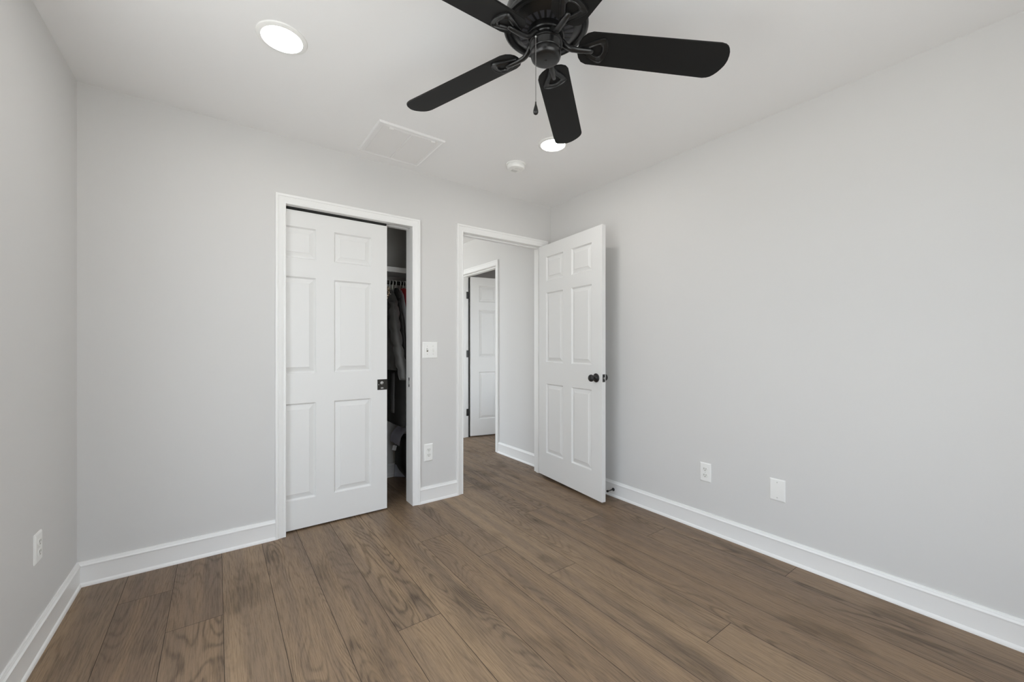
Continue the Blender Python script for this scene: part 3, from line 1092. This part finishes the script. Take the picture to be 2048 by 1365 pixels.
# pull chain hangs from an eyelet on the switch housing, on the side towards the camera
dirc = Vector((-FX, -FY, 0)).normalized()
sidec = Vector((dirc.y, -dirc.x, 0))
pc = dirc * 0.049 + sidec * 0.034
pc.z = 0
bm = new_bm()
zt = -0.2285
tube(bm, [tuple(Vector((pc.x * 0.86, pc.y * 0.86, zt + 0.004))), tuple(Vector((pc.x * 0.95, pc.y * 0.95, zt + 0.004))), (pc.x, pc.y, zt + 0.001)], 0.003, 10)
ch = obj('pull_chain', bm, M_STEEL, fan, smooth=0.8)
bm = new_bm()
zz, zend = zt, -0.455
nb = 0
while zz > zend:
    lathe(bm, [(0.0, zz + 0.0018), (0.0015, zz + 0.0009), (0.0018, zz), (0.0015, zz - 0.0009), (0.0, zz - 0.0018)], 7, Matrix.Translation((pc.x, pc.y, 0)))
    zz -= 0.0044
    nb += 1
tube(bm, [(pc.x, pc.y, zt), (pc.x, pc.y, zend)], 0.0006, 6)
obj('beads', bm, M_CHAIN, ch, smooth=0.8)
bm = lathe(new_bm(), [(0.0, zend + 0.006), (0.0022, zend + 0.006), (0.0024, zend), (0.0034, zend - 0.005), (0.0062, zend - 0.014), (0.0086, zend - 0.024), (0.0088, zend - 0.029), (0.0072, zend - 0.034), (0.0035, zend - 0.037), (0.0, zend - 0.0375)], 28, Matrix.Translation((pc.x, pc.y, 0)))
obj('fob', bm, M_BLACK, ch, smooth=0.9)

# ------------------------------------------------------------------ closet contents
SY0 = 3.200
bm = new_bm()
box(bm, X0 + 0.14, CSIDE, SY0, CBACK, 1.782, 1.800)
box(bm, X0 + 0.14, CSIDE, SY0 - 0.004, SY0 + 0.016, 1.760, 1.8005, 0.001, 1)
tag(obj('closet_shelf', bm, M_TRIM), 'white shelf across the closet above the hangers', 'shelf')
RY, RZ = 3.235, 1.678
bm = new_bm()
tube(bm, [(X0 + 0.14, RY, RZ), (CSIDE, RY, RZ)], 0.0155, 20)
rod = tag(obj('closet_rod', bm, M_BRONZE, smooth=0.9), 'dark hanging rod under the closet shelf', 'rod')


def ratio(px):
    c, s = math.cos(YAW), math.sin(YAW)
    u = (px - 1024) / FPX
    return (s + u * c) / (c - u * s)


def rib(p, amp, sc, seed):
    return amp * noise.noise(Vector((p[0] * sc + seed * 7.3, p[1] * sc + seed * 3.1, p[2] * sc)))


def cloth_tube(bm, secs, nseg=40, wr=0.006, wsc=14.0, seed=1.0, quilt=0.0, qlen=0.085, power=2.0):
    """secs: list of (x, y, z, half-thickness x, half-width y) from top to bottom, resampled smoothly"""
    S = []
    for (a, b) in zip(secs, secs[1:]):
        steps = max(2, int((Vector(a[:3]) - Vector(b[:3])).length / 0.016))
        for i in range(steps):
            f = i / steps
            S.append([a[j] + (b[j] - a[j]) * f for j in range(5)])
    S.append(list(secs[-1]))
    rings = []
    for x, y, z, hx, hy in S:
        q = 1.0
        if quilt:
            q = 1.0 + quilt * (abs(math.sin(PI * (z + 0.02 * noise.noise(Vector((y * 6, z * 3, seed)))) / qlen)) ** 0.4 - 0.8)
        ring = []
        for k in range(nseg):
            a = 2 * PI * k / nseg
            ca, sa = math.cos(a), math.sin(a)
            cx = math.copysign(abs(ca) ** (2 / power), ca)
            cy = math.copysign(abs(sa) ** (2 / power), sa)
            p = Vector((x + hx * q * cx, y + hy * cy, z))
            d = rib((p.x * 1.0, p.y * 1.0, p.z * 0.35), wr, wsc, seed) + rib((p.x, p.y, p.z), wr * 0.5, wsc * 2.2, seed + 4)
            p.x += d * (ca if abs(ca) > 0.2 else 0.2)
            p.y += d * 0.6 * sa
            ring.append(bm.verts.new(p))
        rings.append(ring)
    for a, b in zip(rings, rings[1:]):
        for k in range(nseg):
            bm.faces.new((a[k], a[(k + 1) % nseg], b[(k + 1) % nseg], b[k]))
    bm.faces.new(rings[0])
    bm.faces.new(rings[-1])
    return bm


def hanger(x, label):
    bm = new_bm()
    pts = []
    for i in range(15):                              # hook over the rod
        a = -0.35 + (PI + 0.55) * i / 14
        pts.append((x, RY + 0.0185 * math.cos(a) * 1.0, RZ + 0.0015 + 0.0185 * math.sin(a)))
    pts += [(x, RY - 0.012, RZ - 0.022), (x, RY - 0.002, RZ - 0.034), (x, RY, RZ - 0.056)]
    tube(bm, pts, 0.0034, 8, up=Vector((1, 0, 0)))
    z0 = RZ - 0.055
    tri = [(x, RY, z0), (x, RY - 0.04, z0 - 0.045), (x, RY - 0.09, z0 - 0.125), (x, RY - 0.094, z0 - 0.138), (x, RY - 0.085, z0 - 0.145), (x, RY, z0 - 0.145), (x, RY + 0.085, z0 - 0.145), (x, RY + 0.094, z0 - 0.138), (x, RY + 0.09, z0 - 0.125), (x, RY + 0.04, z0 - 0.045), (x, RY, z0)]
    tube(bm, tri, 0.0045, 8, up=Vector((1, 0, 0)))
    return tag(obj('coat_hanger', bm, M_HANGER, smooth=0.9), label, 'hanger', 'white hangers on the closet rod')


HP = [779.8, 786.2, 792.6, 801.6, 807.2, 811.6]
HLAB = ['white hanger beside the leopard print scarf, leftmost of those in view', 'second white hanger from the left, above the charcoal puffer jacket', 'white hanger carrying the long black coat', 'white hanger carrying the pale grey shirt beside the red top',
        'white hanger carrying the red top', 'white hanger at the closet jamb, rightmost on the rod']
HXS = [ratio(p) * (RY - 0.017) for p in HP]
for x, lb in zip(HXS, HLAB):
    hanger(x, lb)

zs_ = RZ - 0.062
# leopard scarf bunched on the shoulder of the jacket
xx = 1.108
bm = new_bm()
cloth_tube(bm, [(xx, RY - 0.012, zs_ + 0.026, 0.010, 0.020), (xx - 0.004, RY - 0.014, zs_ + 0.008, 0.016, 0.040), (xx - 0.008, RY - 0.016, zs_ - 0.025, 0.018, 0.050), (xx - 0.012, RY - 0.016, zs_ - 0.055, 0.016, 0.046), (xx - 0.020, RY - 0.01, zs_ - 0.08, 0.010, 0.034)], 36, 0.005, 34, 3)
tag(obj('scarf', bm, M_LEO, smooth=3.2), 'leopard print scarf bunched at the top of the charcoal puffer jacket', 'scarf')

# charcoal puffer jacket
xx = 1.130
pj = thing('puffer_jacket', (0, 0, 0), 'charcoal quilted puffer jacket hanging in the closet gap', 'jacket')
bm = new_bm()
cloth_tube(bm, [(xx + 0.009, RY, zs_ - 0.002, 0.021, 0.026), (xx + 0.008, RY, zs_ - 0.035, 0.026, 0.052), (xx + 0.005, RY, zs_ - 0.085, 0.027, 0.104), (xx + 0.001, RY, zs_ - 0.15, 0.029, 0.150), (xx - 0.006, RY, zs_ - 0.24, 0.034, 0.190),
                (xx - 0.015, RY, 1.25, 0.034, 0.222), (xx - 0.015, RY, 1.16, 0.034, 0.225), (xx - 0.011, RY + 0.012, 1.04, 0.034, 0.215), (xx - 0.006, RY + 0.02, 0.975, 0.028, 0.20)], 64, 0.008, 13, 2, quilt=0.5, qlen=0.098, power=3.6)
obj('jacket_body', bm, M_PUFFER, pj, smooth=3.2)
for path, sd in (([(xx - 0.004, RY - 0.085, zs_ - 0.105, 0.026, 0.030), (xx - 0.012, RY - 0.115, zs_ - 0.18, 0.038, 0.046), (xx - 0.020, RY - 0.170, 1.30, 0.040, 0.050), (xx - 0.008, RY - 0.225, 1.10, 0.038, 0.046),
                   (xx + 0.016, RY - 0.243, 0.97, 0.037, 0.044), (xx + 0.020, RY - 0.248, 0.905, 0.028, 0.038)], 5),
                 ([(xx - 0.006, RY + 0.105, zs_ - 0.105, 0.026, 0.030), (xx - 0.016, RY + 0.13, zs_ - 0.18, 0.040, 0.046), (xx - 0.026, RY + 0.18, 1.28, 0.046, 0.054), (xx - 0.032, RY + 0.207, 1.08, 0.046, 0.054),
                   (xx - 0.034, RY + 0.225, 1.005, 0.042, 0.050), (xx - 0.034, RY + 0.225, 0.945, 0.032, 0.042)], 6)):
    bm = new_bm()
    cloth_tube(bm, path, 40, 0.006, 17, sd, quilt=0.5, qlen=0.098)
    obj('sleeve', bm, M_PUFFER, pj, smooth=3.2)

# long black coat
xx = HXS[2]
lc = thing('long_coat', (0, 0, 0), 'long black coat behind the charcoal puffer jacket', 'coat')
bm = new_bm()
cloth_tube(bm, [(xx, RY, zs_ + 0.006, 0.011, 0.026), (xx, RY + 0.006, zs_ - 0.030, 0.014, 0.050), (xx, RY + 0.010, zs_ - 0.085, 0.016, 0.090), (xx, RY + 0.012, zs_ - 0.16, 0.017, 0.135), (xx, RY + 0.012, zs_ - 0.25, 0.017, 0.180), (xx, RY + 0.005, 1.2, 0.017, 0.21), (xx, RY, 0.9, 0.018, 0.225), (xx, RY, 0.7, 0.018, 0.22), (xx, RY, 0.530, 0.017, 0.215)], 48, 0.005, 14, 7)
obj('coat_body', bm, M_COAT, lc, smooth=3.2)
bm = new_bm()
cloth_tube(bm, [(xx - 0.004, RY - 0.030, zs_ + 0.016, 0.012, 0.020), (xx - 0.006, RY - 0.045, zs_ - 0.005, 0.015, 0.034), (xx - 0.006, RY - 0.070, zs_ - 0.05, 0.014, 0.038), (xx - 0.004, RY - 0.092, zs_ - 0.085, 0.009, 0.024)], 28, 0.004, 24, 8)
obj('collar', bm, M_COAT, lc, smooth=3.2)
bm = new_bm()
cloth_tube(bm, [(xx - 0.020, RY - 0.002, 0.95, 0.010, 0.034), (xx - 0.022, RY + 0.004, 0.8, 0.011, 0.034), (xx - 0.022, RY + 0.010, 0.62, 0.011, 0.036)], 32, 0.004, 18, 9)
ln_ = obj('lining', bm, M_TROUS, lc, smooth=3.2)
ln_['label'] = 'lighter grey lining strip'

# pale grey shirt and red top
xx = HXS[3]
bm = new_bm()
cloth_tube(bm, [(xx, RY, zs_ + 0.004, 0.007, 0.030), (xx, RY - 0.006, zs_ - 0.04, 0.009, 0.075), (xx, RY, zs_ - 0.10, 0.010, 0.105), (xx, RY, zs_ - 0.22, 0.010, 0.165), (xx, RY, 1.15, 0.010, 0.215), (xx, RY, 0.95, 0.010, 0.205)], 40, 0.003, 18, 11)
tag(obj('shirt', bm, M_GREYSHIRT, smooth=3.2), 'pale grey shirt between the black coat and the red top', 'shirt')
xx = HXS[4]
bm = new_bm()
cloth_tube(bm, [(xx, RY, zs_ + 0.022, 0.008, 0.034), (xx, RY - 0.012, zs_ - 0.005, 0.010, 0.105), (xx, RY - 0.024, zs_ - 0.045, 0.010, 0.175), (xx, RY - 0.03, zs_ - 0.11, 0.010, 0.225), (xx, RY - 0.02, zs_ - 0.20, 0.010, 0.225), (xx, RY, 1.2, 0.010, 0.2), (xx, RY, 1.0, 0.010, 0.19)], 40, 0.003, 18, 12)
tag(obj('red_top', bm, M_RED, smooth=3.2), 'red top hanging next to the closet jamb', 'top')

# bag on the floor with a pale cloth over it, and a fabric panel leaning at its foot
BX, BY = 1.315, 3.325
bg_ = thing('black_bag', (0, 0, 0), 'tall black bag standing on the closet floor under the clothes', 'bag')
bm = new_bm()
cloth_tube(bm, [(BX, BY, 0.398, 0.050, 0.08), (BX, BY, 0.386, 0.078, 0.098), (BX, BY, 0.30, 0.088, 0.106), (BX, BY, 0.17, 0.088, 0.106), (BX + 0.016, BY, 0.10, 0.070, 0.092), (BX + 0.034, BY - 0.005, 0.04, 0.046, 0.07), (BX + 0.044, BY - 0.01, 0.0, 0.036, 0.06)], 48, 0.005, 14, 13, power=4.0)
obj('bag_body', bm, M_BAG, bg_, smooth=3.2)
bm = new_bm()
mtg = Matrix.Translation((1.207, 3.34, 0.306)) @ Matrix.Rotation(-0.35, 4, 'Z') @ Matrix.Rotation(0.25, 4, 'Y')
box(bm, -0.016, 0.016, -0.0012, 0.0012, -0.022, 0.020, 0, 1, mtg)
obj('tag', bm, M_TAG, bg_)
bm = new_bm()
ny, nx = 28, 24
g = []
HB = 0.091
for i in range(ny + 1):
    row = []
    for j in range(nx + 1):
        fy = -0.112 + 0.224 * i / ny
        q = -1.55 + 3.1 * j / nx
        x = max(-1.0, min(1.0, q)) * HB
        drop = max(0.0, abs(q) - 1.0) * HB
        if q > 1:
            x = min(x, 0.0895)
        z = 0.418 - drop * 1.5 + 0.085 * max(0.0, 1 - q * q) * (1 - 0.35 * (fy / 0.125) ** 2)
        z += 0.009 * noise.noise(Vector((fy * 26, q * 1.2, 3.3)))
        if q < 0:
            x += -0.012 * min(1.0, drop / 0.03) - 0.006 * (1 + noise.noise(Vector((fy * 34, q * 0.8, 8.1))))
        row.append(bm.verts.new((BX + x, BY + fy, z)))
    g.append(row)
for i in range(ny):
    for j in range(nx):
        bm.faces.new((g[i][j], g[i + 1][j], g[i + 1][j + 1], g[i][j + 1]))
bmesh.ops.solidify(bm, geom=bm.faces[:], thickness=0.004)
tag(obj('folded_cloth', bm, M_LAVENDER, smooth=3.2), 'pale lavender grey cloth draped over the top of the black bag', 'cloth')

fb = thing('fabric_panel', (0, 0, 0), 'blue grey fabric panel with black piping leaning at the foot of the bag', 'panel')
bm = new_bm()
A, B = Vector((1.270, 3.520, 0.004)), Vector((1.392, 3.405, 0.004))
qa = [A, B, Vector((1.395, 3.425, 0.030)), Vector((1.274, 3.512, 0.120))]
n_ = (B - A).cross(qa[3] - A).normalized()
lo = [bm.verts.new(p) for p in qa]
hi = [bm.verts.new(p + n_ * 0.004) for p in qa]
for i in range(4):
    bm.faces.new((lo[i], lo[(i + 1) % 4], hi[(i + 1) % 4], hi[i]))
bm.faces.new(lo)
bm.faces.new(hi)
obj('panel', bm, M_BIN, fb)
bm = new_bm()
for i in range(4):
    tube(bm, [qa[i], qa[(i + 1) % 4]], 0.0036, 8)
obj('piping', bm, M_BLACK, fb)
